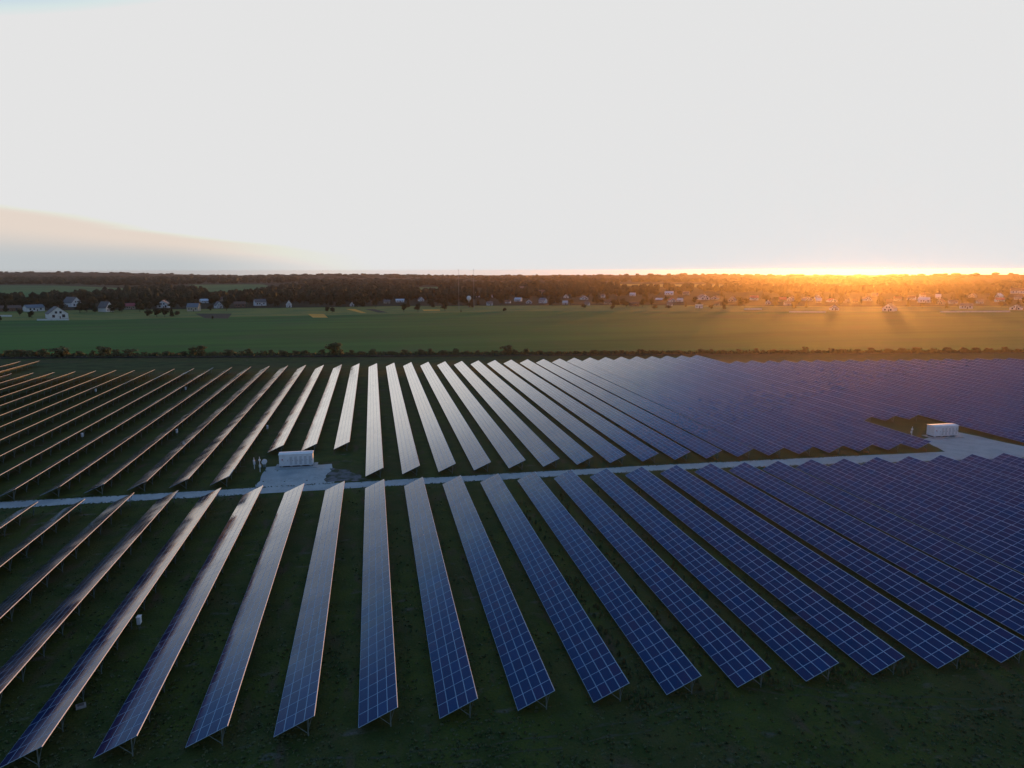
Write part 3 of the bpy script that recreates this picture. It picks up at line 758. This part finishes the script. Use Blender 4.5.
# ------------------------------------------------------------------ woods and hills beyond
def blob_mesh(name, items, mt):
    """many rough crowns as one mesh: items are (x, y, z, radius, height)"""
    bmt = bmesh.new(); bmesh.ops.create_icosphere(bmt, subdivisions=2, radius=1); V0 = [v.co.copy() for v in bmt.verts]
    F0 = [tuple(v.index for v in f.verts) for f in bmt.faces]; bmt.free()
    vs = []; fs = []; rr = random.Random(3)
    vars_ = []
    for k in range(12): vars_.append([v*rr.uniform(.72, 1.22) for v in V0])
    for x, y, z, r_, h_ in items:
        b0 = len(vs); V = rr.choice(vars_); a = rr.uniform(0, 6.28); ca, sa = math.cos(a), math.sin(a)
        for v in V:
            vs.append((x+(v.x*ca-v.y*sa)*r_, y+(v.x*sa+v.y*ca)*r_, z+h_*.5+v.z*h_*.52))
        fs += [tuple(b0+q for q in f) for f in F0]
    me = bpy.data.meshes.new(name); me.from_pydata(vs, [], fs); me.materials.append(mt); me.update()
    return tag(link(name, me), None, None, None, 'stuff')
def inside(px, py, poly):
    c_ = False
    for k in range(len(poly)):
        (x1, y1), (x2, y2) = poly[k], poly[k-1]
        if (y1 > py) != (y2 > py) and px < (x2-x1)*(py-y1)/(y2-y1)+x1: c_ = not c_
    return c_
def wood(poly, count, h_, seed, zfun=None):
    pxsheet('forest_floor', poly, -.20, M_forest_floor)
    rr = random.Random(seed); x0, x1 = min(p[0] for p in poly), max(p[0] for p in poly); y0, y1 = min(p[1] for p in poly), max(p[1] for p in poly)
    it = []
    while len(it) < count:
        px, py = rr.uniform(x0, x1), rr.uniform(y0, y1)
        if not inside(px, py, poly): continue
        p = at(px, py); dist = p.length; r_ = max(4.0, dist*.0034)*rr.uniform(.7, 1.4); hh = h_*rr.uniform(.65, 1.25)
        it.append((p.x, p.y, 0, r_, hh))
    blob_mesh('woodland', it, F_wood)
# left: the belt beyond the bright field, the wooded rise behind the village, the middle woods
wood([(-120, 277.8), (300, 277.9), (300, 282.5), (200, 284), (130, 285.5), (60, 284.5), (-120, 283.4)], 900, 16, 11)
wood([(120, 293), (128, 288.5), (170, 287.5), (200, 291), (212, 296), (250, 294.5), (275, 289), (300, 285), (420, 286), (408, 293), (470, 294), (470, 300), (350, 301), (260, 303), (130, 302), (-150, 306), (-150, 300), (40, 299)], 1150, 11, 12)
wood([(300, 280), (420, 281.5), (470, 284), (620, 285), (620, 288.5), (470, 288), (440, 286.5), (300, 285)], 500, 12, 13)
wood([(440, 290), (600, 289), (690, 290), (690, 294), (600, 297), (440, 300)], 330, 11, 14)
wood([(640, 287.3), (760, 288), (870, 289.5), (990, 290), (1130, 289), (1130, 293), (990, 294), (870, 294), (760, 293), (690, 292)], 380, 12, 15)
wood([(-120, 277.1), (500, 277.0), (900, 277.6), (900, 278.6), (500, 278.0), (-120, 278.2)], 420, 15, 16)
# far tree belts towards the right
for k, (xa, xb, yy) in enumerate(((480, 640, 280.4), (560, 760, 281.8), (700, 900, 283.4), (850, 1080, 285.4), (640, 820, 280.0), (880, 1100, 281.6))):
    wood([(xa, yy-.25), (xb, yy-.15), (xb+10, yy+.35), (xa+8, yy+.3)], 130, 13, 30+k)
# low wooded hills towards the sunset
def hill(px, py, rx, ry, hz, rot, seed):
    p = at(px, py); mb = MB(); n1, n2 = 40, 16; rr = random.Random(seed); ca, sa = math.cos(rot), math.sin(rot)
    nz_ = [rr.uniform(-.08, .08) for _ in range(n1)]
    def P(a, t):
        k = 1+nz_[a % n1]; x, y = math.cos(a*2*math.pi/n1)*rx*t*k, math.sin(a*2*math.pi/n1)*ry*t*k
        return (p.x+x*ca-y*sa, p.y+x*sa+y*ca, -.35+hz*(math.cos(min(1, t)*math.pi)*.5+.5))
    for j in range(n2):
        for a in range(n1):
            if j == 0: mb.quad([P(a, 1/n2), P(a+1, 1/n2), P(0, 0)][::1])
            else: mb.quad([P(a, j/n2), P(a, (j+1)/n2), P(a+1, (j+1)/n2), P(a+1, j/n2)])
    o = mb.build('hill', M_plain); tag(o, None, None, None, 'structure')
    it = []
    for k in range(int(380)):
        a, t_ = rr.uniform(0, n1), math.sqrt(rr.random())*.95; q = P(int(a), t_); it.append((q[0]+rr.uniform(-8, 8), q[1]+rr.uniform(-8, 8), q[2]-1, rr.uniform(5, 10)*(p.length/1600)**.5, rr.uniform(5, 10)))
    blob_mesh('woodland', it, F_wood)
hill(1090, 290, 420, 260, 17, -.6, 1)
hill(1000, 282, 1100, 420, 26, -.6, 2)
hill(700, 279.5, 1500, 500, 22, -.3, 3)
hill(40, 277.6, 1750, 420, 37, .36, 4)
hill(-60, 278.4, 900, 400, 30, .45, 6)
hill(330, 277.6, 1300, 380, 20, .10, 5)

# ------------------------------------------------------------------ grass in the park
G_mat = foliage_mat('grass_blades', (.085, .120, .045), (.150, .140, .065), (.090, .110, .050))
rg_ = random.Random(77); mb = MB()
def tuft(x, y, hh, s):
    a = rg_.uniform(0, 3.14)
    for k in range(3):
        aa = a+k*1.05+rg_.uniform(-.3, .3); dx, dy = math.cos(aa)*s, math.sin(aa)*s; lx, ly = rg_.uniform(-.12, .12), rg_.uniform(-.12, .12)
        mb.quad([(x-dx, y-dy, 0), (x+dx, y+dy, 0), (x+dx*.5+lx, y+dy*.5+ly, hh), (x-dx*.5+lx, y-dy*.5+ly, hh*rg_.uniform(.6, 1))])
for k in range(15000):
    py = 470 + 330*rg_.random()**.8; p = at(rg_.uniform(-30, 1054), py)
    if 139.5 < p.y < 147: continue
    clump = math.sin(p.x*.31+1.3*math.sin(p.y*.17))*math.sin(p.y*.23+1.1*math.sin(p.x*.21))
    if clump < rg_.uniform(-1.2, .9): continue
    tuft(p.x, p.y, rg_.uniform(.05, .18), rg_.uniform(.08, .24))
for i in range(3, 21):                       # taller weeds in the lanes on the right
    for k in range(150):
        y = 61 + 68*rg_.random()**1.5; x = X0+i*PITCHX + rg_.uniform(.0, 3.4)
        tuft(x, y, rg_.uniform(.2, .75), rg_.uniform(.1, .28))
for k in range(2000):                        # weeds creeping over the road's edges
    x = rg_.uniform(-74, 112); a_, b_ = RY(x); y = (a_ if k % 2 else b_) + rg_.gauss(0, .28)
    if k % 2 == 0 or not (-26 < x < -8): tuft(x, y, rg_.uniform(.03, .12), rg_.uniform(.08, .26))
tag(mb.build('grass', G_mat), None, None, None, 'stuff')

# ------------------------------------------------------------------ haze
hm = bpy.data.materials.new('haze_air'); hm.use_nodes = True; t = hm.node_tree; t.nodes.clear()
v = t.nodes.new('ShaderNodeVolumePrincipled'); out = t.nodes.new('ShaderNodeOutputMaterial'); t.links.new(v.outputs[0], out.inputs['Volume'])
v.inputs['Color'].default_value = HAZE_COLOR + (1,); v.inputs['Density'].default_value = HAZE_DENSITY; v.inputs['Anisotropy'].default_value = HAZE_G
mb = MB(); mb.box(-6750, -6750, -1.4, 6750, 6750, 45.4)
tag(mb.build('haze', hm), None, None, None, 'stuff')
